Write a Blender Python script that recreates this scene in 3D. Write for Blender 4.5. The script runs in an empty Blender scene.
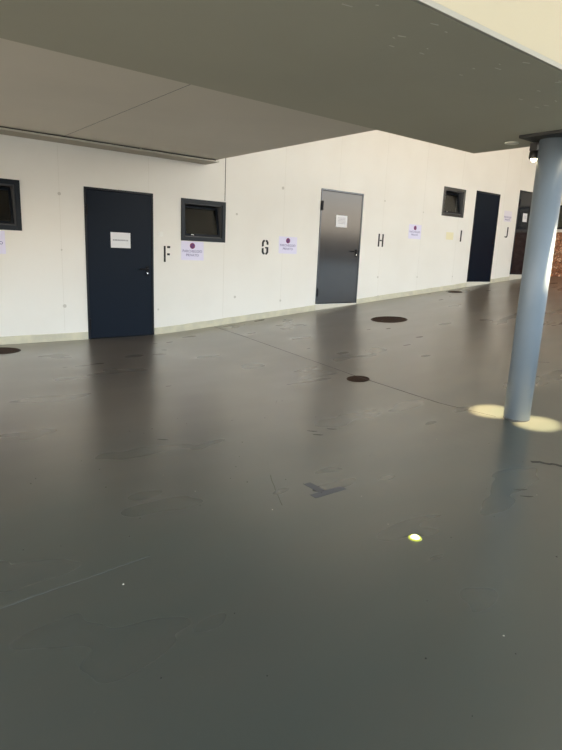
import bpy, bmesh, math, random
from mathutils import Vector, Matrix
random.seed(7)
C = bpy.context.scene
col = C.collection
PI = math.pi

# ------------------------------------------------------------------ helpers
def link(o, parent=None):
    col.objects.link(o)
    if parent is not None: o.parent = parent
    return o
def tag(o, label=None, cat=None, group=None, kind=None):
    if label: o['label'] = label
    if cat: o['category'] = cat
    if group: o['group'] = group
    if kind: o['kind'] = kind
    return o
def obj(name, bm, m, parent=None, smooth=False):
    me = bpy.data.meshes.new(name)
    bmesh.ops.recalc_face_normals(bm, faces=bm.faces)
    bm.to_mesh(me); bm.free()
    if m: me.materials.append(m)
    if smooth:
        for p in me.polygons: p.use_smooth = True
    return link(bpy.data.objects.new(name, me), parent)
def empty(name, loc=(0, 0, 0), parent=None):
    o = bpy.data.objects.new(name, None); o.location = loc; o.empty_display_size = .1
    return link(o, parent)
def box(bm, x0, x1, y0, y1, z0, z1, bev=0, seg=2, M=None):
    t = bmesh.new()
    vs = [t.verts.new((x, y, z)) for x in (x0, x1) for y in (y0, y1) for z in (z0, z1)]
    for f in ((0,1,3,2),(4,6,7,5),(0,4,5,1),(2,3,7,6),(0,2,6,4),(1,5,7,3)): t.faces.new([vs[i] for i in f])
    bmesh.ops.recalc_face_normals(t, faces=t.faces)
    if bev: bmesh.ops.bevel(t, geom=list(t.edges), offset=bev, segments=seg, affect='EDGES', profile=.6)
    if M: t.transform(M)
    me = bpy.data.meshes.new('t'); t.to_mesh(me); t.free(); bm.from_mesh(me); bpy.data.meshes.remove(me)
    return bm
def cyl(bm, p0, p1, r0, r1=None, n=24, cap=True):
    r1 = r0 if r1 is None else r1
    p0 = Vector(p0); p1 = Vector(p1); d = p1-p0
    M = Matrix.Translation((p0+p1)/2) @ d.to_track_quat('Z', 'Y').to_matrix().to_4x4()
    bmesh.ops.create_cone(bm, cap_ends=cap, segments=n, radius1=r0, radius2=r1, depth=d.length, matrix=M)
    return bm
def lathe(bm, prof, n=48, M=None):
    rings = []
    for r, z in prof:
        if r < 1e-6: rings.append([bm.verts.new((0, 0, z))])
        else: rings.append([bm.verts.new((r*math.cos(2*PI*i/n), r*math.sin(2*PI*i/n), z)) for i in range(n)])
    for a, b in zip(rings, rings[1:]):
        for i in range(n):
            j = (i+1) % n
            f = [a[i % len(a)], a[j % len(a)], b[j % len(b)], b[i % len(b)]]
            f = list(dict.fromkeys(f))
            if len(f) > 2: bm.faces.new(f)
    if M: bmesh.ops.transform(bm, matrix=M, verts=bm.verts)
    return bm
def frame(bm, x0, x1, z0, z1, w, y0, y1, bev=.003):
    "a rectangular ring in the wall plane"
    box(bm, x0, x0+w, y0, y1, z0, z1, bev); box(bm, x1-w, x1, y0, y1, z0, z1, bev)
    box(bm, x0+w, x1-w, y0, y1, z1-w, z1, bev); box(bm, x0+w, x1-w, y0, y1, z0, z0+w, bev)
    return bm
def poly(bm, pts, y0, y1):
    "extrude an outline given in the wall plane (x, z)"
    a = [bm.verts.new((x, y0, z)) for x, z in pts]; b = [bm.verts.new((x, y1, z)) for x, z in pts]
    bm.faces.new(a); bm.faces.new(list(reversed(b)))
    for i in range(len(pts)):
        j = (i+1) % len(pts); bm.faces.new([a[i], b[i], b[j], a[j]])
    return bm

# ------------------------------------------------------------------ materials
def mat(name, color, rough=.6, metal=0, spec=.5, noise=None, bump=None, rvar=None, coat=0):
    """noise: (scale, colour2, low, high[, stretch]); bump: (scale, strength); rvar: (scale, lo, hi)"""
    m = bpy.data.materials.new(name); m.use_nodes = True
    nt = m.node_tree; b = nt.nodes['Principled BSDF']; L = nt.links
    b.inputs['Base Color'].default_value = (*color, 1); b.inputs['Roughness'].default_value = rough
    b.inputs['Metallic'].default_value = metal; b.inputs['Specular IOR Level'].default_value = spec
    b.inputs['Coat Weight'].default_value = coat
    tc = nt.nodes.new('ShaderNodeTexCoord')
    def nz(scale, detail=5, stretch=(1, 1, 1)):
        mp = nt.nodes.new('ShaderNodeMapping'); mp.inputs['Scale'].default_value = stretch
        L.new(tc.outputs['Object'], mp.inputs['Vector'])
        n = nt.nodes.new('ShaderNodeTexNoise'); n.inputs['Scale'].default_value = scale; n.inputs['Detail'].default_value = detail
        L.new(mp.outputs[0], n.inputs['Vector']); return n
    if noise:
        n = nz(noise[0], 6, noise[4] if len(noise) > 4 else (1, 1, 1))
        r = nt.nodes.new('ShaderNodeMapRange'); r.inputs[1].default_value = noise[2]; r.inputs[2].default_value = noise[3]
        L.new(n.outputs['Fac'], r.inputs[0])
        mx = nt.nodes.new('ShaderNodeMix'); mx.data_type = 'RGBA'
        mx.inputs['A'].default_value = (*color, 1); mx.inputs['B'].default_value = (*noise[1], 1)
        L.new(r.outputs[0], mx.inputs['Factor']); L.new(mx.outputs['Result'], b.inputs['Base Color'])
    if rvar:
        n = nz(rvar[0]); r = nt.nodes.new('ShaderNodeMapRange')
        r.inputs[1].default_value = .3; r.inputs[2].default_value = .7; r.inputs[3].default_value = rvar[1]; r.inputs[4].default_value = rvar[2]
        L.new(n.outputs['Fac'], r.inputs[0]); L.new(r.outputs[0], b.inputs['Roughness'])
    if bump:
        n = nz(bump[0], 4); bp = nt.nodes.new('ShaderNodeBump'); bp.inputs['Strength'].default_value = bump[1]; bp.inputs['Distance'].default_value = .01
        L.new(n.outputs['Fac'], bp.inputs['Height']); L.new(bp.outputs[0], b.inputs['Normal'])
    return m
def emit(name, color, s):
    m = bpy.data.materials.new(name); m.use_nodes = True
    b = m.node_tree.nodes['Principled BSDF']; b.inputs['Base Color'].default_value = (*color, 1)
    b.inputs['Emission Color'].default_value = (*color, 1); b.inputs['Emission Strength'].default_value = s
    return m

M = {}
M['wall'] = mat('cream_painted_concrete', (.84, .815, .76), .62, noise=(1.1, (.805, .775, .715), .42, .75), bump=(14, .06))
M['slab'] = mat('grey_concrete_soffit', (.69, .635, .54), .8, noise=(.9, (.645, .595, .505), .35, .7), bump=(20, .08))
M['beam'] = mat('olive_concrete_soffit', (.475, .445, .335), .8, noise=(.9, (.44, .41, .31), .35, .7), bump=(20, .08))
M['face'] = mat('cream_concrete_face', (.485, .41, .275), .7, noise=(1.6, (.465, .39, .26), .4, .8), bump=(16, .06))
M['lip'] = mat('pale_drip_edge', (.37, .335, .27), .6)
M['groove'] = mat('dark_groove', (.11, .105, .09), .9)
M['joint'] = mat('faint_joint', (.70, .67, .60), .8)
M['base'] = mat('bare_mortar_skirting', (.56, .53, .42), .85, noise=(6, (.66, .62, .47), .4, .65), bump=(40, .15))
M['ledge'] = mat('pale_ledge', (.66, .63, .54), .8)
M['door'] = mat('navy_painted_steel', (.0045, .009, .018), .38, spec=.10, bump=(3, .02))
M['doorgrey'] = mat('worn_navy_painted_steel', (.006, .009, .015), .13, spec=.5, noise=(5, (.008, .011, .017), .5, .6))
M['frame'] = mat('dark_steel_frame', (.007, .010, .016), .35, spec=.2)
M['framegrey'] = mat('scuffed_steel_frame', (.06, .065, .075), .22, metal=.6)
M['black'] = mat('black_plastic', (.005, .005, .007), .45, spec=.12)
M['winframe'] = mat('anthracite_aluminium', (.011, .015, .021), .4, spec=.2)
M['winframe2'] = mat('satin_anthracite_aluminium', (.10, .10, .10), .22, metal=.75)
M['jamb'] = mat('grey_window_jamb', (.075, .075, .08), .5)
M['chrome'] = mat('chrome', (.7, .7, .7), .2, metal=1)
M['rail'] = mat('aluminium_channel', (.36, .33, .26), .7)
M['railedge'] = mat('light_aluminium_edge', (.52, .50, .43), .5, metal=.3)
M['raildark'] = mat('rail_shadow_gap', (.012, .012, .01), .7)
M['paper'] = mat('white_paper', (.80, .80, .82), .7)
M['lilac'] = mat('lilac_paper', (.78, .75, .92), .7)
M['palelilac'] = mat('faded_lilac_paper', (.78, .74, .80), .7)
M['yellow'] = mat('faded_yellow_paper', (.82, .76, .52), .8)
M['ink'] = mat('purple_ink', (.13, .11, .30), .7)
M['greyink'] = mat('grey_ink', (.34, .34, .38), .7)
M['red'] = mat('crimson_ink', (.22, .02, .10), .6)
M['blue'] = mat('dark_violet_ink', (.07, .03, .16), .6)
M['stencil'] = mat('black_stencil_paint', (.008, .008, .008), .7)
M['switch'] = mat('ivory_plastic', (.86, .85, .80), .4)
M['hole'] = mat('grey_filler', (.60, .57, .51), .8)
M['rust'] = mat('rusty_cast_iron', (.030, .014, .008), .8, spec=.15, noise=(30, (.052, .022, .010), .4, .65), bump=(60, .4))
M['rustring'] = mat('dark_iron_ring', (.045, .028, .018), .7, spec=.2)
M['tape'] = mat('slate_floor_paint', (.026, .034, .055), .30, spec=.7)
M['scratch'] = mat('pale_scratch', (.105, .11, .10), .6)
M['mark'] = mat('black_tyre_rubber', (.03, .03, .027), .6)
M['crack'] = mat('floor_joint_seal', (.045, .043, .04), .7)
M['column'] = mat('blue_grey_steel_paint', (.17, .205, .24), .45, spec=.4, bump=(8, .01), noise=(3, (.185, .22, .255), .4, .7))
M['plate'] = mat('dark_steel_plate', (.03, .03, .027), .5)
M['lamphousing'] = mat('black_lamp_housing', (.012, .012, .012), .4)
M['lampglow'] = emit('warm_lamp_lens', (1, .86, .55), 14)
M['floorglow'] = emit('yellow_floor_lens', (1, .95, .42), 2.2)
M['floorglowrim'] = emit('yellow_green_floor_lens', (.42, .45, .06), .45)
M['disc'] = mat('pale_ceiling_disc', (.80, .77, .66), .5)
M['room'] = mat('dark_room_paint', (.10, .095, .075), .9)
M['outside'] = mat('dim_brown_render', (.36, .28, .21), .85, noise=(.5, (.28, .22, .17), .4, .6))
M['yard'] = mat('pale_yard_paving', (.42, .45, .47), .9, noise=(.4, (.38, .41, .43), .4, .6))
M['sill'] = mat('pale_stone_sill', (.72, .70, .66), .6)

# floor: dark polished screed with trowel clouds, dust specks and a painted-in wall reflection
def floor_mat():
    m = bpy.data.materials.new('polished_grey_screed'); m.use_nodes = True
    nt = m.node_tree; L = nt.links; b = nt.nodes['Principled BSDF']
    tc = nt.nodes.new('ShaderNodeTexCoord')
    def nz(scale, st, detail=6, rough=.55, dist=0):
        mp = nt.nodes.new('ShaderNodeMapping'); mp.inputs['Scale'].default_value = st; L.new(tc.outputs['Object'], mp.inputs['Vector'])
        n = nt.nodes.new('ShaderNodeTexNoise'); n.inputs['Scale'].default_value = scale; n.inputs['Detail'].default_value = detail
        n.inputs['Roughness'].default_value = rough; n.inputs['Distortion'].default_value = dist
        L.new(mp.outputs[0], n.inputs['Vector']); return n
    def rng(n, a, c, lo, hi):
        r = nt.nodes.new('ShaderNodeMapRange'); r.interpolation_type = 'SMOOTHSTEP'; r.inputs[1].default_value = a; r.inputs[2].default_value = c
        r.inputs[3].default_value = lo; r.inputs[4].default_value = hi; L.new(n.outputs['Fac'], r.inputs[0]); return r
    def mix(f, a, c):
        x = nt.nodes.new('ShaderNodeMix'); x.data_type = 'RGBA'
        L.new(f.outputs[0], x.inputs['Factor'])
        for s, v in (('A', a), ('B', c)):
            if isinstance(v, tuple): x.inputs[s].default_value = (*v, 1)
            else: L.new(v.outputs['Result'], x.inputs[s])
        return x
    big = nz(.55, (1, 1.5, 1)); c1 = mix(rng(big, .35, .68, 0, 1), FLOOR_A, FLOOR_B)
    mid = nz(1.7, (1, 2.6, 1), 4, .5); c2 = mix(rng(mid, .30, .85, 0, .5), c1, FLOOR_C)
    gx = nt.nodes.new('ShaderNodeSeparateXYZ'); L.new(tc.outputs['Object'], gx.inputs[0])      # warm reflection of the wall, painted into the floor colour
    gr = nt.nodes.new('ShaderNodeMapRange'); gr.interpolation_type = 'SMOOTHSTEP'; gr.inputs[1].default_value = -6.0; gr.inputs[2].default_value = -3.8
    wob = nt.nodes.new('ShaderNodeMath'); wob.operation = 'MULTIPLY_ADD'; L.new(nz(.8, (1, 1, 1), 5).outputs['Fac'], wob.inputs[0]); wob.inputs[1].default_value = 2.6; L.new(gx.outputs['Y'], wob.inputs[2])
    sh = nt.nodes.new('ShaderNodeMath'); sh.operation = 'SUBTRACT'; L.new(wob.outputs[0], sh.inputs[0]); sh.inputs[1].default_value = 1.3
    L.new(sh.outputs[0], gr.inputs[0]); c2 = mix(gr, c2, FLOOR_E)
    fine = nz(55, (1, 1, 1), 3); c3 = mix(rng(fine, .70, .76, 0, .5), c2, FLOOR_D)
    L.new(c3.outputs['Result'], b.inputs['Base Color'])
    r = rng(nz(1.1, (1, 2.2, 1), 2, .5), .3, .7, FLOOR_R[0], FLOOR_R[1]); L.new(r.outputs[0], b.inputs['Roughness'])
    b.inputs['Specular IOR Level'].default_value = FLOOR_S
    b.inputs['Coat Weight'].default_value = .45; b.inputs['Coat Roughness'].default_value = .32; b.inputs['Coat Tint'].default_value = (1, .985, .95, 1)
    bp = nt.nodes.new('ShaderNodeBump'); bp.inputs['Strength'].default_value = .05; bp.inputs['Distance'].default_value = .02
    L.new(nz(2.2, (1, 1.6, 1), 0).outputs['Fac'], bp.inputs['Height']); L.new(bp.outputs[0], b.inputs['Normal'])
    return m
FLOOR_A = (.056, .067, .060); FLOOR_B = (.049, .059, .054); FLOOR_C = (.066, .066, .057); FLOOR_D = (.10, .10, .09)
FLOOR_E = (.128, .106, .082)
FLOOR_R = (.27, .33); FLOOR_S = 1.0
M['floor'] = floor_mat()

def brick_mat():
    m = bpy.data.materials.new('weathered_brick'); m.use_nodes = True
    nt = m.node_tree; L = nt.links; b = nt.nodes['Principled BSDF']; b.inputs['Roughness'].default_value = .9
    tc = nt.nodes.new('ShaderNodeTexCoord'); mp = nt.nodes.new('ShaderNodeMapping'); mp.inputs['Rotation'].default_value = (PI/2, 0, PI/2)
    L.new(tc.outputs['Object'], mp.inputs['Vector'])
    n = nt.nodes.new('ShaderNodeTexNoise'); n.inputs['Scale'].default_value = 9
    L.new(tc.outputs['Object'], n.inputs['Vector'])
    v = nt.nodes.new('ShaderNodeTexVoronoi'); v.inputs['Scale'].default_value = 16
    L.new(tc.outputs['Object'], v.inputs['Vector'])
    cr = nt.nodes.new('ShaderNodeValToRGB'); L.new(v.outputs['Color'], cr.inputs[0])
    e = cr.color_ramp.elements; e[0].color = (.24, .09, .045, 1); e[1].color = (.85, .58, .40, 1)
    k = cr.color_ramp.elements.new(.5); k.color = (.52, .22, .11, 1)
    v2 = nt.nodes.new('ShaderNodeTexVoronoi'); v2.feature = 'DISTANCE_TO_EDGE'; v2.inputs['Scale'].default_value = 16
    L.new(tc.outputs['Object'], v2.inputs['Vector'])
    r = nt.nodes.new('ShaderNodeMapRange'); r.inputs[2].default_value = .12; L.new(v2.outputs['Distance'], r.inputs[0])
    x = nt.nodes.new('ShaderNodeMix'); x.data_type = 'RGBA'; x.inputs['A'].default_value = (.10, .05, .03, 1)
    L.new(r.outputs[0], x.inputs['Factor']); L.new(cr.outputs[0], x.inputs['B']); L.new(x.outputs['Result'], b.inputs['Base Color'])
    bp = nt.nodes.new('ShaderNodeBump'); bp.inputs['Strength'].default_value = .8; bp.inputs['Distance'].default_value = .02
    L.new(v2.outputs['Distance'], bp.inputs['Height']); L.new(bp.outputs[0], b.inputs['Normal'])
    return m
M['brick'] = brick_mat()
def glass_mat():
    m = bpy.data.materials.new('window_glass'); m.use_nodes = True
    b = m.node_tree.nodes['Principled BSDF']; b.inputs['Base Color'].default_value = (.80, .84, .80, 1)
    b.inputs['Roughness'].default_value = .03; b.inputs['Transmission Weight'].default_value = 1.0; b.inputs['IOR'].default_value = 1.45
    return m
M['glass'] = glass_mat()

# ------------------------------------------------------------------ geometry of the place
# x runs along the wall, the wall's face is y = 0, the camera stands at negative y; z = 0 is the level part of the floor
RAMP0, SL = -2.5, .0865
def fz(x):
    w = .5                                     # a short rounding where the ramp starts
    t = x-RAMP0
    if t < -w: return 0
    if t < w: return SL*(t+w)**2/(4*w)
    return SL*t
XL, XR, YB = -13.0, 9.0, -15.0
HW = 5.6                                      # height of the hall
ZS, ZB = 2.645, 2.285                         # soffit of the gallery slab and of the beam
XE = -1.69                                    # end of the slab
DOORS = [(-3.574, -2.556, 0.0, 2.10), (.756, 1.854, .401, 2.501), (5.594, 6.593, .823, 2.923), (7.472, 8.49, 1.013, 3.113)]
WINS = [(-5.192, -4.391, 1.469, 2.092), (-2.093, -1.292, 1.450, 2.081), (4.356, 5.161, 2.276, 2.893)]

# floor with a ramp
bm = bmesh.new()
xs = [XL-.2, -8, -5, -3.6] + [RAMP0-.5+.1*i for i in range(11)] + [-1, 0, 2, 4, 6, 8, XR+.3]
ys = [.2, -2, -4, -6, -8, -10, -12, YB]
top = [[bm.verts.new((x, y, fz(x))) for y in ys] for x in xs]
bot = [[bm.verts.new((x, y, -.4)) for y in ys] for x in xs]
nx, ny = len(xs), len(ys)
for i in range(nx-1):
    for j in range(ny-1):
        bm.faces.new([top[i][j], top[i+1][j], top[i+1][j+1], top[i][j+1]]); bm.faces.new([bot[i][j], bot[i][j+1], bot[i+1][j+1], bot[i+1][j]])
for i in range(nx-1):
    bm.faces.new([top[i][0], bot[i][0], bot[i+1][0], top[i+1][0]]); bm.faces.new([top[i][-1], top[i+1][-1], bot[i+1][-1], bot[i][-1]])
for j in range(ny-1):
    bm.faces.new([top[0][j], top[0][j+1], bot[0][j+1], bot[0][j]]); bm.faces.new([top[-1][j], bot[-1][j], bot[-1][j+1], top[-1][j+1]])
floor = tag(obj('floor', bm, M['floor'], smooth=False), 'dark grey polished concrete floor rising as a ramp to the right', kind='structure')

def strip(bm, pts, w, lift=.0012, th=.0008):
    "a thin band lying on the floor along pts, with its own thickness"
    n = len(pts); L_, R_ = [], []
    for i, (x, y) in enumerate(pts):
        a = Vector(pts[max(0, i-1)]); b = Vector(pts[min(n-1, i+1)]); d = (b-a).normalized(); q = Vector((-d.y, d.x))*w[i]/2 if isinstance(w, list) else Vector((-d.y, d.x))*w/2
        for s, arr in ((1, L_), (-1, R_)):
            px, py = x+s*q.x, y+s*q.y
            arr.append((bm.verts.new((px, py, fz(px)+lift)), bm.verts.new((px, py, fz(px)+lift-th))))
    for i in range(n-1):
        a, b, c, d = L_[i], L_[i+1], R_[i+1], R_[i]
        bm.faces.new([a[0], b[0], c[0], d[0]]); bm.faces.new([a[1], d[1], c[1], b[1]])
        bm.faces.new([a[0], a[1], b[1], b[0]]); bm.faces.new([d[0], c[0], c[1], d[1]])
    bm.faces.new([L_[0][0], R_[0][0], R_[0][1], L_[0][1]]); bm.faces.new([L_[-1][0], L_[-1][1], R_[-1][1], R_[-1][0]])
    return bm
def sub(p, q, n, jit=0):
    return [(p[0]+(q[0]-p[0])*i/n+random.uniform(-jit, jit), p[1]+(q[1]-p[1])*i/n+random.uniform(-jit, jit)) for i in range(n+1)]
pts = sub((-1.50, -.06), (-1.59, -.95), 4) + sub((-1.61, -1.1), (-1.94, -3.58), 8) + sub((-1.96, -3.7), (-2.07, -4.96), 5) + sub((-2.06, -5.1), (-2.02, -5.5), 3)
obj('expansion_joint', strip(bmesh.new(), pts, .009), M['crack'], floor)
obj('scratch', strip(bmesh.new(), sub((-5.994, -5.878), (-5.379, -5.853), 12, .004), .006), M['scratch'], floor)
obj('scratch', strip(bmesh.new(), sub((-4.372, -5.404), (-4.57, -5.78), 8, .004), .004), M['groove'], floor)
obj('scratch', strip(bmesh.new(), sub((-.15, -4.55), (.05, -4.9), 6, .008), .012), M['scratch'], floor)
obj('tyre_mark', strip(bmesh.new(), sub((-2.70, -6.19), (-2.58, -6.42), 10, .012), .03), M['mark'], floor)
for p in ((-3.249, -6.373), (-3.315, -6.448), (-3.43, -4.9), (-3.6, -4.86), (-3.62, -4.95), (-4.66, -4.45)):
    obj('scuff', strip(bmesh.new(), [p, (p[0]+.035, p[1]-.035), (p[0]+.06, p[1]-.05)], [.006, .016, .004]), M['mark'], floor)
# specks of grit
bm = bmesh.new()
for k in range(60):
    x = random.uniform(-6.2, -2.6); y = random.uniform(-7.4, -4.0); r = random.uniform(.002, .005)
    cyl(bm, (x, y, fz(x)+.0003), (x, y, fz(x)+.0022), r, r*.6, 7)
g = obj('grit', bm, M['mark'], floor); g['kind'] = 'stuff'
bm = bmesh.new()
for k in range(14):
    x = random.uniform(-6.0, -2.6); y = random.uniform(-7.3, -4.2); r = random.uniform(.002, .004)
    cyl(bm, (x, y, fz(x)+.0003), (x, y, fz(x)+.0022), r, r*.6, 7)
g = obj('pale_grit', bm, M['ledge'], floor); g['kind'] = 'stuff'

# the long wall with real openings
bm = bmesh.new()
holes = DOORS+WINS
zx = sorted({XL, XR, *[v for h in holes for v in h[:2]]}); zz = sorted({-.3, HW, *[v for h in holes for v in h[2:]]})
def filled(i, j):
    if i < 0 or j < 0 or i >= len(zx)-1 or j >= len(zz)-1: return False
    cx, cz = (zx[i]+zx[i+1])/2, (zz[j]+zz[j+1])/2
    return not any(h[0] < cx < h[1] and h[2] < cz < h[3] for h in holes)
WT = .22
cache = {}
def V(x, y, z):
    k = (round(x, 5), round(y, 5), round(z, 5))
    if k not in cache: cache[k] = bm.verts.new(k)
    return cache[k]
for i in range(len(zx)-1):
    for j in range(len(zz)-1):
        if not filled(i, j): continue
        a, b, c, d = zx[i], zx[i+1], zz[j], zz[j+1]
        bm.faces.new([V(a, 0, c), V(b, 0, c), V(b, 0, d), V(a, 0, d)]); bm.faces.new([V(a, WT, c), V(a, WT, d), V(b, WT, d), V(b, WT, c)])
        if not filled(i-1, j): bm.faces.new([V(a, 0, c), V(a, 0, d), V(a, WT, d), V(a, WT, c)])
        if not filled(i+1, j): bm.faces.new([V(b, 0, c), V(b, WT, c), V(b, WT, d), V(b, 0, d)])
        if not filled(i, j-1): bm.faces.new([V(a, 0, c), V(a, WT, c), V(b, WT, c), V(b, 0, c)])
        if not filled(i, j+1): bm.faces.new([V(a, 0, d), V(b, 0, d), V(b, WT, d), V(a, WT, d)])
wall = tag(obj('wall_back', bm, M['wall']), 'long cream painted concrete wall with dark steel doors', kind='structure')
def free(x, z0, z1):
    "pieces of the vertical line x between z0 and z1 that miss the openings"
    segs = [(z0, z1)]
    for h in holes:
        if h[0]-.02 < x < h[1]+.02:
            out = []
            for a, b in segs:
                if h[3] <= a or h[2] >= b: out.append((a, b)); continue
                if a < h[2]-.02: out.append((a, h[2]-.02))
                if b > h[3]+.02: out.append((h[3]+.02, b))
            segs = out
    return segs
for k, x in enumerate([-6.45, -5.18, -3.90, -2.62, -1.305, -.09, 1.20, 2.46, 3.71, 5.0, 6.80, 7.40]):
    w = .005 if x == -1.305 else .0028
    for a, b in free(x, fz(x)+.14, 4.4):
        if x < XE and b > ZS: b = ZS-.06
        if abs(b-a) < .1: continue
        bm = bmesh.new()
        if x == -1.305 and a > 1.9: box(bm, x-.006, x+.006, -.001, .002, a, b)
        else: box(bm, x-w/2, x+w/2, -.001, .002, a, b)
        obj('panel_joint', bm, M['groove'] if (x == -1.305 and a > 1.9) else M['joint'], wall)
for s, z, r in [(-3.9, .63, .022), (-3.89, -.86, .025), (-1.07, .57, .020), (-.13, 1.07, .026), (2.44, -.43, .02), (2.48, 1.08, .018), (2.49, -.81, .016),
                (-1.07, -.78, .022), (3.71, -.42, .018), (-.09, -.86, .02), (3.72, .95, .016), (-3.9, -.1, .012), (5.0, -.40, .016), (-2.48, -.95, .016)]:
    bm = bmesh.new(); cyl(bm, (s, -.0015, z+1.345), (s, .003, z+1.345), r, r, 16)
    obj('tie_hole', bm, M['hole'], wall)

# mortar skirting, broken by the doors, stepping with the ramp
def skirting(name, x0, x1, h=.105):
    bm = bmesh.new(); n = max(2, int((x1-x0)/.25)); rows = []
    for i in range(n+1):
        x = x0+(x1-x0)*i/n; z = fz(x); hh = h+random.uniform(-.004, .004)
        rows.append([bm.verts.new(p) for p in ((x, .01, z-.02), (x, -.014, z-.02), (x, -.014, z+hh-.008), (x, -.008, z+hh), (x, .01, z+hh))])
    for a, b in zip(rows, rows[1:]):
        for i in range(5): bm.faces.new([a[i], b[i], b[(i+1) % 5], a[(i+1) % 5]])
    bm.faces.new(rows[0]); bm.faces.new(rows[-1])
    return tag(obj(name, bm, M['base']), kind='structure')
skirting('baseboard_left', XL, DOORS[0][0]-.006)
skirting('baseboard_center', DOORS[0][1]+.006, DOORS[1][0]-.006)
skirting('baseboard_right', DOORS[1][1]+.006, DOORS[2][0]-.006, .10)
skirting('baseboard_far', DOORS[2][1]+.006, DOORS[3][0]-.006, .10)
# low concrete ledges under the raised doors
for n, (x0, x1, z0, z1) in enumerate(DOORS[1:], 1):
    bm = bmesh.new()
    a = [bm.verts.new((x, y, fz(x)-.02)) for x, y in ((x0, -.01), (x1, -.01), (x1, .05), (x0, .05))]
    b = [bm.verts.new((x, y, z0-.012)) for x, y in ((x0, -.01), (x1, -.01), (x1, .05), (x0, .05))]
    bm.faces.new(a); bm.faces.new(b)
    for i in range(4): bm.faces.new([a[i], a[(i+1) % 4], b[(i+1) % 4], b[i]])
    tag(obj('trim_%d' % n, bm, M['ledge']), kind='structure')

# dim rooms behind the wall
bm = bmesh.new()
x0, x1, y0, y1, z0, z1 = XL, XR, WT+.01, 2.4, -.3, HW
q = [bm.verts.new(p) for p in ((x0, y0, z0), (x1, y0, z0), (x1, y1, z0), (x0, y1, z0), (x0, y0, z1), (x1, y0, z1), (x1, y1, z1), (x0, y1, z1))]
for f in ((0, 1, 2, 3), (4, 5, 6, 7), (3, 2, 6, 7), (0, 3, 7, 4), (1, 2, 6, 5)): bm.faces.new([q[i] for i in f])
tag(obj('wall_rear', bm, M['room']), kind='structure')

# gallery slab over the left half
bm = bmesh.new(); box(bm, XL, XE, -4.80, -.001, ZS, ZS+.32)
slab = tag(obj('ceiling', bm, M['slab']), 'grey concrete soffit of the gallery slab against the wall', kind='structure')
bm = bmesh.new(); box(bm, -3.920, -3.916, -4.7, -.2, ZS-.0012, ZS+.004); obj('formwork_line', bm, M['groove'], slab)
bm = bmesh.new(); box(bm, XL, XE-.03, -3.02, -3.012, ZS-.0012, ZS+.004); obj('formwork_line', bm, M['joint'] if False else M['groove'], slab) if False else bm.free()

# wide dropped beam on the column line
XB = -1.69
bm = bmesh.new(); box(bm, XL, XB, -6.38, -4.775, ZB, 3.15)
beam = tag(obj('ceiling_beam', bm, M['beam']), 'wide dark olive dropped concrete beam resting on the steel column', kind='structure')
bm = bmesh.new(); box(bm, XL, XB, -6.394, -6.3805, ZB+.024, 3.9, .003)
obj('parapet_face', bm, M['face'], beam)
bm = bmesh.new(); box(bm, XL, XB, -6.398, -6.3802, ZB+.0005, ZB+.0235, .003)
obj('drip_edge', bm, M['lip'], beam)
for k in range(34):                           # little unpainted scratches near the open edge
    x = random.uniform(-5.0, -2.4); y = -6.33+abs(random.gauss(0, .28)); L_ = random.uniform(.012, .05); a = random.gauss(-.1, .25)
    bm = bmesh.new(); box(bm, -L_/2, L_/2, -.0025, .0025, -.0014, .002, M=Matrix.Translation((x, y, ZB)) @ Matrix.Rotation(a, 4, 'Z'))
    obj('scratch', bm, M['ledge'], beam)

# hall roof: unseen, added and sized to hold back sky light
bm = bmesh.new(); box(bm, XL, XR+9, -13.0, .0, HW, HW+.3)
tag(obj('ceiling_upper', bm, M['slab']), kind='structure')
# right end wall: brick below, window band above
bm = bmesh.new(); zr = fz(XR)
box(bm, XR, XR+.3, -5.2, 0, zr-.05, 2.16)  # this and the upper part run on unseen to block side light
tag(obj('wall_right', bm, M['brick']), 'rough reddish brick wall at the far right end', kind='structure')
bm = bmesh.new(); box(bm, XR-.04, XR+.3, -5.24, 0, 2.165, 2.235, .008); tag(obj('trim_4', bm, M['sill']), kind='structure')
bm = bmesh.new(); box(bm, XR, XR+.3, -5.2, 0, 2.86, HW-.001); tag(obj('wall_right_upper', bm, M['wall']), kind='structure')
w4 = tag(empty('window_4', (XR, -2.6, 2.24)), kind='structure')
bm = bmesh.new(); box(bm, .06, .12, -2.58, 2.58, 0.0, .05); box(bm, .06, .12, -2.58, 2.58, .57, .62)
for y in (-2.56, -1.7, -.85, 0, .85, 1.7, 2.56): box(bm, .06, .12, y-.025, y+.025, .05, .57)
obj('window_frame', bm, M['winframe'], w4)
bm = bmesh.new(); box(bm, .085, .095, -2.55, 2.55, .04, .58); obj('glass', bm, M['glass'], w4)
bm = bmesh.new(); box(bm, .20, .21, -2.6, 2.6, 0.0, .62); obj('blind', bm, M['room'], w4)

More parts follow.
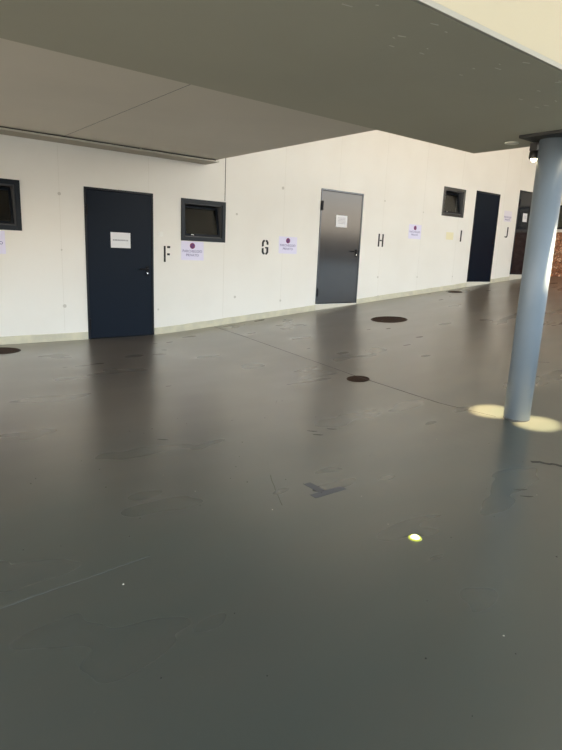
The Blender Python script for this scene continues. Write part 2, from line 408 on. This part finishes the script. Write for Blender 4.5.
# ------------------------------------------------------------------ doors
def door(n, d, leafm, framem, label, hinge_big=False, detail=True):
    x0, x1, z0, z1 = d; w = x1-x0; h = z1-z0
    r = tag(empty('door_%d' % n, (x0, 0, z0)), label, kind='structure')
    fw = .028
    bm = bmesh.new(); box(bm, 0, fw, -.012, .11, 0, h, .002); box(bm, w-fw, w, -.012, .11, 0, h, .002); box(bm, fw, w-fw, -.012, .11, h-fw, h, .002)
    obj('door_frame', bm, framem, r)
    g = .005
    bm = bmesh.new(); box(bm, fw+g, w-fw-g, -.006, .045, .012, h-fw-g, .004)
    leaf = obj('door_leaf', bm, leafm, r)
    bm = bmesh.new(); box(bm, fw*.8, w-fw*.8, .06, .07, .002, h-fw*.8); obj('door_rebate', bm, M['black'], r)
    bm = bmesh.new(); box(bm, .002, w-.002, -.009, .10, 0, .011); obj('threshold', bm, M['black'], r)
    # hinges on the left
    for hz, big in ((h-.30, hinge_big), (.22, False)):
        bm = bmesh.new()
        if big: box(bm, -.004, .050, -.030, -.0125, hz-.085, hz+.085, .006)
        else: cyl(bm, (fw, -.020, hz-.07), (fw, -.020, hz+.07), .011, n=16); cyl(bm, (fw, -.020, hz-.075), (fw, -.020, hz-.07), .013, n=16); cyl(bm, (fw, -.020, hz+.07), (fw, -.020, hz+.075), .013, n=16); cyl(bm, (fw, -.020, hz), (fw, -.0115, hz), .009, n=12)
        obj('hinge', bm, M['black'], r)
    # lever handle with lock plate
    hx = w-.105; hz = 1.005
    bm = bmesh.new(); box(bm, hx-.021, hx+.021, -.016, -.0065, hz-.10, hz+.045, .006)
    pl = obj('lock_plate', bm, M['black'], leaf)
    bm = bmesh.new(); cyl(bm, (hx, -.016, hz), (hx, -.052, hz), .012, n=20); box(bm, hx-.135, hx+.012, -.062, -.046, hz-.011, hz+.011, .007, 3)
    obj('door_handle', bm, M['black'], leaf)
    bm = bmesh.new(); cyl(bm, (hx+.001, -.016, hz-.06), (hx+.001, -.022, hz-.06), .011, n=20)
    obj('lock_cylinder', bm, M['chrome'], leaf)
    return r
door(1, DOORS[0], M['door'], M['frame'], 'navy steel door nearest on the left, reaching down to the floor')
door(2, DOORS[1], M['doorgrey'], M['framegrey'], 'grey navy steel door in the middle, its top shining in the light', True)
door(3, DOORS[2], M['door'], M['frame'], 'dark steel door between the painted letters I and J')
door(4, DOORS[3], M['doorgrey'], M['frame'], 'farthest dark steel door, partly behind the round column', True)

# ------------------------------------------------------------------ hopper windows
def window(n, d, fm, label):
    x0, x1, z0, z1 = d; w = x1-x0; h = z1-z0
    r = tag(empty('window_%d' % n, (x0, 0, z0)), label, kind='structure')
    bm = bmesh.new(); frame(bm, 0, w, 0, h, .062, -.016, .16, .004); obj('window_frame', bm, fm, r)
    bm = bmesh.new(); frame(bm, .060, w-.060, .060, h-.060, .016, .01, .15, .002); obj('inner_frame', bm, M['jamb'], r)
    T = Matrix.Translation((0, .03, .08)) @ Matrix.Rotation(math.radians(-13), 4, 'X')
    bm = bmesh.new(); frame(bm, .080, w-.080, 0, h-.165, .030, -.012, .022, .003); bmesh.ops.transform(bm, matrix=T, verts=bm.verts)
    s = obj('sash', bm, M['frame'], r)
    bm = bmesh.new(); box(bm, .105, w-.105, .002, .008, .026, h-.19); bmesh.ops.transform(bm, matrix=T, verts=bm.verts)
    obj('glass', bm, M['glass'], s)
    bm = bmesh.new(); box(bm, .185, .235, -.024, -.012, .006, .022, .003); bmesh.ops.transform(bm, matrix=T, verts=bm.verts)
    obj('latch', bm, M['chrome'], s)
    return r
window(1, WINS[0], M['winframe'], 'dark hopper window at the left edge, cut by the frame')
window(2, WINS[1], M['winframe'], 'dark hopper window between the nearest door and the painted letter G')
window(3, WINS[2], M['winframe2'], 'small shiny framed hopper window high above the painted letter I')

# ------------------------------------------------------------------ steel channel under the slab
rl = tag(empty('ceiling_rail', (-7.0, -.06, ZS)), 'long grey metal channel fixed where the slab meets the wall', 'rail')
bm = bmesh.new(); box(bm, -5.9, 5.34, -.300, .058, -.034, -.020, .002); obj('channel', bm, M['rail'], rl)
bm = bmesh.new(); box(bm, -5.9, 5.34, -.325, -.3005, -.036, -.016, .003); obj('front_edge', bm, M['railedge'], rl)
bm = bmesh.new(); box(bm, -5.9, 5.30, -.290, .058, -.0195, -.001); obj('shadow_gap', bm, M['raildark'], rl)
for x in (-3.5, -1.6, .3, 2.2, 4.1):
    bm = bmesh.new(); box(bm, x-.012, x+.012, -.312, -.2905, -.017, -.001); obj('bracket', bm, M['railedge'], rl)

# ------------------------------------------------------------------ text
def text(s, size, x, z, m, parent, name='lettering', y=-.0022, spacing=1.0):
    cu = bpy.data.curves.new('t', 'FONT'); cu.body = s; cu.size = size; cu.align_x = 'CENTER'; cu.align_y = 'CENTER'; cu.extrude = .0004; cu.space_character = spacing
    cu.resolution_u = 3
    o = bpy.data.objects.new('t', cu); col.objects.link(o)
    bpy.context.view_layer.update()
    me = bpy.data.meshes.new_from_object(o.evaluated_get(bpy.context.evaluated_depsgraph_get()))
    bpy.data.objects.remove(o); bpy.data.curves.remove(cu)
    me.transform(Matrix.Translation((x, y, z)) @ Matrix.Rotation(PI/2, 4, 'X'))
    me.materials.clear(); me.materials.append(m); me.name = name
    return link(bpy.data.objects.new(name, me), parent)
def sheet(name, x0, x1, z0, z1, m, label, cat, y=-.0015, rot=0, group=None, curl=.004):
    "a sheet of paper, with a little thickness and curling lower corners"
    w, h = x1-x0, z1-z0
    r = tag(empty(name, ((x0+x1)/2, y, (z0+z1)/2)), label, cat, group); r.rotation_euler = (0, rot, 0)
    bm = bmesh.new(); n = 6
    f = [[bm.verts.new((-w/2+w*i/n, -.0008-curl*(max(0, abs(i/n-.5)*2-.6)/.4)**2*(1-j/n)**2, -h/2+h*j/n)) for j in range(n+1)] for i in range(n+1)]
    b = [[bm.verts.new((v.co.x, v.co.y+.0007, v.co.z)) for v in row] for row in f]
    for i in range(n):
        for j in range(n):
            bm.faces.new([f[i][j], f[i+1][j], f[i+1][j+1], f[i][j+1]]); bm.faces.new([b[i][j], b[i][j+1], b[i+1][j+1], b[i+1][j]])
    for i in range(n):
        bm.faces.new([f[i][0], b[i][0], b[i+1][0], f[i+1][0]]); bm.faces.new([f[i][n], f[i+1][n], b[i+1][n], b[i][n]])
        bm.faces.new([f[0][i], f[0][i+1], b[0][i+1], b[0][i]]); bm.faces.new([f[n][i], b[n][i], b[n][i+1], f[n][i+1]])
    obj('paper_sheet', bm, m, r)
    return r
def disc(bm, cx, cz, r, y0, y1, n=32):
    cyl(bm, (cx, y0, cz), (cx, y1, cz), r, n=n); return bm
def ring(bm, cx, cz, r0, r1, y0, y1, n=36):
    vs = []
    for i in range(n):
        c, s = math.cos(2*PI*i/n), math.sin(2*PI*i/n)
        vs.append([bm.verts.new((cx+r*c, y, cz+r*s)) for r, y in ((r0, y0), (r1, y0), (r1, y1), (r0, y1))])
    for i in range(n):
        a, b = vs[i], vs[(i+1) % n]
        for k in range(4): bm.faces.new([a[k], b[k], b[(k+1) % 4], a[(k+1) % 4]])
    return bm
def parking_sign(x0, x1, z0, z1, label, pale=False):
    r = sheet('parking_sign', x0, x1, z0, z1, M['palelilac'] if pale else M['lilac'], label, 'sign', group='lilac private parking notices', rot=0)
    w, h = x1-x0, z1-z0
    zc = h/2-.068
    bm = bmesh.new(); disc(bm, 0, zc, .040, -.0012, -.0018)
    sy = obj('no_parking_symbol', bm, M['palelilac'] if pale else M['blue'], r)
    bm = bmesh.new(); ring(bm, 0, zc, .032, .046, -.0024, -.0012)
    k = .033
    poly(bm, [(-k*.707-.006, zc+k*.707-.006), (-k*.707+.006, zc+k*.707+.006), (k*.707+.006, zc-k*.707+.006), (k*.707-.006, zc-k*.707-.006)], -.0023, -.0013)
    obj('red_ring', bm, M['palelilac'] if pale else M['red'], sy)
    text('PARCHEGGIO', .056, 0, h/2-.152, M['ink'], r, y=-.0016)
    text('PRIVATO', .056, 0, h/2-.212, M['ink'], r, y=-.0016)
    return r
Z0 = 1.345
parking_sign(-5.005, -4.600, .125+Z0-.30, .112+Z0, 'lilac private parking notice cut off by the left edge of the picture')
parking_sign(-2.092, -1.690, -.190+Z0, .098+Z0, 'lilac private parking notice pasted directly under the dark window near letter F')
parking_sign(-.177, .235, -.030+Z0, .262+Z0, 'lilac private parking notice on the wall beside the painted letter G')
parking_sign(3.285, 3.700, .385+Z0, .680+Z0, 'lilac private parking notice on the wall right of the letter H')
parking_sign(6.87, 7.22, .965+Z0, 1.225+Z0, 'faded pale parking notice on the wall above the letter J', True)

def scribble(r, rows, x0, x1, h):
    "rows of illegible small print"
    for z in rows:
        bm = bmesh.new(); x = x0
        while x < x1:
            L_ = min(random.uniform(.012, .04), x1-x)
            box(bm, x, x+L_, -.0016, -.0011, z-h/2, z+h/2); x += L_+.006
        obj('printed_line', bm, M['greyink'], r)
DY = -.0075
n1 = sheet('door_notice', -3.214, -2.918, -.044+Z0, .172+Z0, M['paper'], 'white landscape paper with one printed line taped to the nearest door', 'notice', DY, 0)
scribble(n1, [0.0], -.115, .115, .018)
n2 = sheet('door_notice', 1.160, 1.452, .500+Z0, .716+Z0, M['paper'], 'white paper notice taped to the middle door with the shiny top', 'notice', DY, 0)
scribble(n2, [.06, .035, .01, -.015, -.04], -.10, .10, .008)
n3 = sheet('door_notice', 7.745, 7.955, 1.015+Z0, 1.225+Z0, M['paper'], 'small white paper notice on the farthest door beside the column', 'notice', DY, 0)
scribble(n3, [.04, .01, -.02], -.07, .07, .008)
sheet('yellow_notice', 4.60, 4.87, .425+Z0, .587+Z0, M['yellow'], 'faded yellow blank paper on the wall left of the letter I', 'notice', -.0004)

# ------------------------------------------------------------------ stencilled letters
def letter(ch, x0, x1, z0, z1, strokes, label):
    w, h = x1-x0, z1-z0
    bm = bmesh.new()
    for pts in strokes: poly(bm, [(x0+p*w, z0+q*h) for p, q in pts], -.0018, -.0006)
    return tag(obj('stencil_letter', bm, M['stencil']), label, 'letter', 'black stencilled letters along the wall')
def R_(a, b, c, d): return [(a, c), (b, c), (b, d), (a, d)]
letter('F', -2.384, -2.276, -.228+Z0, .012+Z0, [R_(0, .30, 0, 1), R_(.52, 1, .87, 1), R_(.52, .95, .42, .55)], 'black painted letter F on the wall right of the nearest door')
letter('G', -.545, -.398, -.060+Z0, .184+Z0, [
    [(.02, .52), (.02, .84), (.22, 1), (.46, 1), (.46, .90), (.34, .86), (.30, .80), (.30, .58)],
    [(.56, 1), (.80, 1), (.98, .84), (.98, .68), (.70, .68), (.70, .82), (.64, .88), (.56, .90)],
    [(.02, .44), (.30, .44), (.30, .20), (.36, .13), (.46, .11), (.46, 0), (.22, 0), (.02, .15)],
    [(.56, 0), (.80, 0), (.98, .15), (.98, .52), (.50, .52), (.50, .42), (.70, .42), (.70, .20), (.64, .13), (.56, .11)]],
    'black painted letter G on the wall beside a lilac notice')
letter('H', 2.365, 2.525, .180+Z0, .435+Z0, [R_(0, .27, 0, 1), R_(.73, 1, 0, 1), R_(.32, .68, .44, .54)], 'black painted letter H on the wall right of the middle door')
letter('I', 5.140, 5.192, .398+Z0, .655+Z0, [R_(0, 1, 0, 1)], 'black painted letter I, a single bar below the small shiny window')
letter('J', 7.005, 7.150, .582+Z0, .840+Z0, [R_(.64, 1, .16, 1), [(0, .10), (.12, 0), (.80, 0), (1, .14), (.62, .17), (.55, .11), (.18, .12)]], 'black painted letter J on the wall before the farthest door')

# wall switch
sw = tag(empty('wall_switch', (-2.436, -.001, .184+Z0)), 'small white switch plate on the wall right of the nearest door', 'switch')
bm = bmesh.new(); box(bm, -.041, .041, -.010, 0, -.035, .035, .004); obj('cover_plate', bm, M['switch'], sw)
bm = bmesh.new(); box(bm, -.022, .022, -.014, -.0102, -.022, .022, .003); obj('rocker', bm, M['switch'], sw)

# ------------------------------------------------------------------ column with its two spotlights
CX, CY, CR = -1.927, -5.634, .105
zc = fz(CX); zt = ZB-.022
cm = tag(empty('column', (CX, CY, zc)), 'round blue grey steel column standing in a pool of light', 'column', kind='structure')
bm = bmesh.new(); lathe(bm, [(0, -.03), (CR, -.03), (CR, zt-zc), (0, zt-zc)], 96); o = obj('shaft', bm, M['column'], cm)
for p in o.data.polygons: p.use_smooth = abs(p.normal.z) < .5
bm = bmesh.new(); lathe(bm, [(CR+.0006, -.03), (CR+.0006, .007), (CR, .008), (CR-.01, .008), (CR-.01, -.03), (CR+.0006, -.03)], 96); obj('base_joint', bm, M['plate'], cm, True)
bm = bmesh.new(); box(bm, -.225, .165, -.235, .165, zt-zc, ZB-zc-.0005, .002); obj('head_plate', bm, M['plate'], cm)
def spot(dy, label):
    lx, ly = CX+.005, CY+dy; lz = .80+Z0; s = 1 if dy > 0 else -1
    r = tag(empty('spotlight', (lx, ly, lz)), label, 'lamp', 'pair of spotlights on the column')
    bm = bmesh.new(); box(bm, -.035, .035, -.028, .028, .055, .113, .004); obj('bracket', bm, M['lamphousing'], r)
    bm = bmesh.new(); lathe(bm, [(0, .06), (.030, .06), (.038, .05), (.040, .005), (.036, -.004), (.030, -.004), (.028, .008), (0, .008)], 28); obj('housing', bm, M['lamphousing'], r, True)
    bm = bmesh.new(); lathe(bm, [(0, -.026), (.012, -.024), (.020, -.016), (.024, -.004), (.0275, .002), (.0275, .0075), (0, .0075)], 24); obj('lens', bm, M['lampglow'], r, True)
    ld = bpy.data.lights.new('spot_beam', 'SPOT'); ld.energy = SPOT_E; ld.color = (1, .80, .47); ld.spot_size = math.radians(12.4); ld.spot_blend = .8; ld.shadow_soft_size = .010
    lo = link(bpy.data.objects.new('spot_beam', ld), r); lo.location = (0, 0, -.042)
    lo.rotation_euler = (math.radians(2.3 if s > 0 else -.9), 0, 0)
    return r
SPOT_E = 2100
spot(.150, 'black spotlight with glowing lens on the wall side of the column')
spot(-.150, 'black spotlight hidden on the near side of the column')

# ceiling disc in the beam
dd = tag(empty('ceiling_downlight', (-1.925, -5.28, ZB)), 'small pale round downlight in the beam soffit beside the column', 'lamp')
bm = bmesh.new(); lathe(bm, [(0, -.004), (.034, -.004), (.040, -.009), (.052, -.008), (.055, -.0005), (0, -.0005)], 40); obj('trim_ring', bm, M['disc'], dd, True)

# ------------------------------------------------------------------ covers in the floor
def cover(name, x, y, r, label, cat, holes=True):
    e = tag(empty(name, (x, y, fz(x))), label, cat, 'rusty covers let into the floor'); e.rotation_euler = (0, -math.atan((fz(x+.05)-fz(x-.05))/.1), 0)
    bm = bmesh.new(); lathe(bm, [(0, .0012), (r*.90, .0012), (r*.90, .004), (r*.915, .0045), (r*.92, .0012)], 56)
    obj('cover_plate', bm, M['rust'], e, False)
    bm = bmesh.new(); lathe(bm, [(r*.925, .0010), (r*.935, .005), (r, .004), (r*1.01, .0008)], 56); obj('rim', bm, M['rustring'], e, True)
    if holes:
        for a in (0, PI):
            bm = bmesh.new(); cyl(bm, (r*.55*math.cos(a), r*.55*math.sin(a), .0013), (r*.55*math.cos(a), r*.55*math.sin(a), .0028), r*.06, n=14); obj('lifting_hole', bm, M['black'], e)
    return e
cover('manhole_cover', -4.84, -.46, .235, 'rusty round manhole cover at the left edge of the picture', 'manhole cover')
cover('manhole_cover', .955, -1.67, .305, 'largest rusty round manhole cover in front of the middle door', 'manhole cover')
cover('floor_drain', -2.034, -3.877, .122, 'small rusty round drain cover beside the floor joint', 'drain')
cover('floor_drain', 4.64, -.37, .16, 'thin dark drain cover at the foot of the wall below letter I', 'drain')

# painted T mark
bm = bmesh.new(); strip(bm, [(-4.355, -5.785), (-4.24, -5.787), (-4.118, -5.790)], .052); strip(bm, [(-4.262, -5.625), (-4.262, -5.70), (-4.262, -5.757)], .052)
tag(obj('tape_mark', bm, M['tape']), 'slate blue T shaped tape mark on the grey floor', 'tape mark')
# glowing dome added for a yellow bright spot of unknown cause
fl = tag(empty('floor_light', (-4.245, -6.42, fz(-4.245))), 'tiny glowing yellow light spot set in the foreground floor', 'lamp')
bm = bmesh.new(); lathe(bm, [(0, .016), (.012, .0145), (.020, .009), (.0245, .0012), (.0245, .0005), (0, .0005)], 32); obj('lens', bm, M['floorglow'], fl, True)  # bright dome of the added glow spot, not a lamp lens
bm = bmesh.new(); lathe(bm, [(.025, .0006), (.0265, .0060), (.031, .0040), (.034, .0006)], 40); obj('glowing_rim', bm, M['floorglowrim'], fl, True)

# ------------------------------------------------------------------ outside: unseen yard and low wall, added and toned to steer the light
bm = bmesh.new(); box(bm, -40, 45, -60, YB-.01, -.5, -.12); tag(obj('ground', bm, M['yard']), kind='structure')
bm = bmesh.new(); box(bm, -40, 45, -26.4, -26, -.119, 2.9, .02); tag(obj('wall_front', bm, M['outside']), kind='structure')

# sky
w = bpy.data.worlds.new('World'); C.world = w; w.use_nodes = True
nt = w.node_tree; bg = nt.nodes['Background']
tc = nt.nodes.new('ShaderNodeTexCoord'); sx = nt.nodes.new('ShaderNodeSeparateXYZ'); nt.links.new(tc.outputs['Generated'], sx.inputs[0])
cr = nt.nodes.new('ShaderNodeValToRGB'); nt.links.new(sx.outputs['Z'], cr.inputs[0])
e = cr.color_ramp.elements; e[0].position = .07; e[0].color = (1.0, .86, .68, 1); e[1].position = .5; e[1].color = (.36, .47, .58, 1)
k = e.new(.12); k.color = (.90, .93, .92, 1); k = e.new(.20); k.color = (.58, .70, .78, 1)
nt.links.new(cr.outputs[0], bg.inputs[0]); bg.inputs[1].default_value = 7.2

# ------------------------------------------------------------------ camera (solved from the doors' corners)
A = .6741888481
def turn(v):      # solver frame -> x along the wall, y out of it
    c, s = math.cos(A), math.sin(A)
    return Vector((c*v[0]+s*v[1], -s*v[0]+c*v[1], v[2]))
Rv, Uv, Fv = turn((.99909671, .00914965, .04149745)), turn((-.04249417, .215121, .97566244)), turn((0, .97654454, -.21531549))
cd = bpy.data.cameras.new('camera'); co = bpy.data.objects.new('camera', cd); col.objects.link(co)
mw = Matrix.Identity(4)
for i in range(3): mw[i][0] = Rv[i]; mw[i][1] = Uv[i]; mw[i][2] = -Fv[i]
mw.translation = Vector((-6.35486, -7.95257, Z0)); co.matrix_world = mw
cd.sensor_fit = 'HORIZONTAL'; cd.sensor_width = 36; cd.lens = 36*558.99/562; cd.clip_start = .05; cd.clip_end = 300
C.camera = co
vs = C.view_settings; vs.view_transform = 'Standard'; vs.look = 'None'; vs.exposure = 0; vs.gamma = 1; vs.use_curve_mapping = False
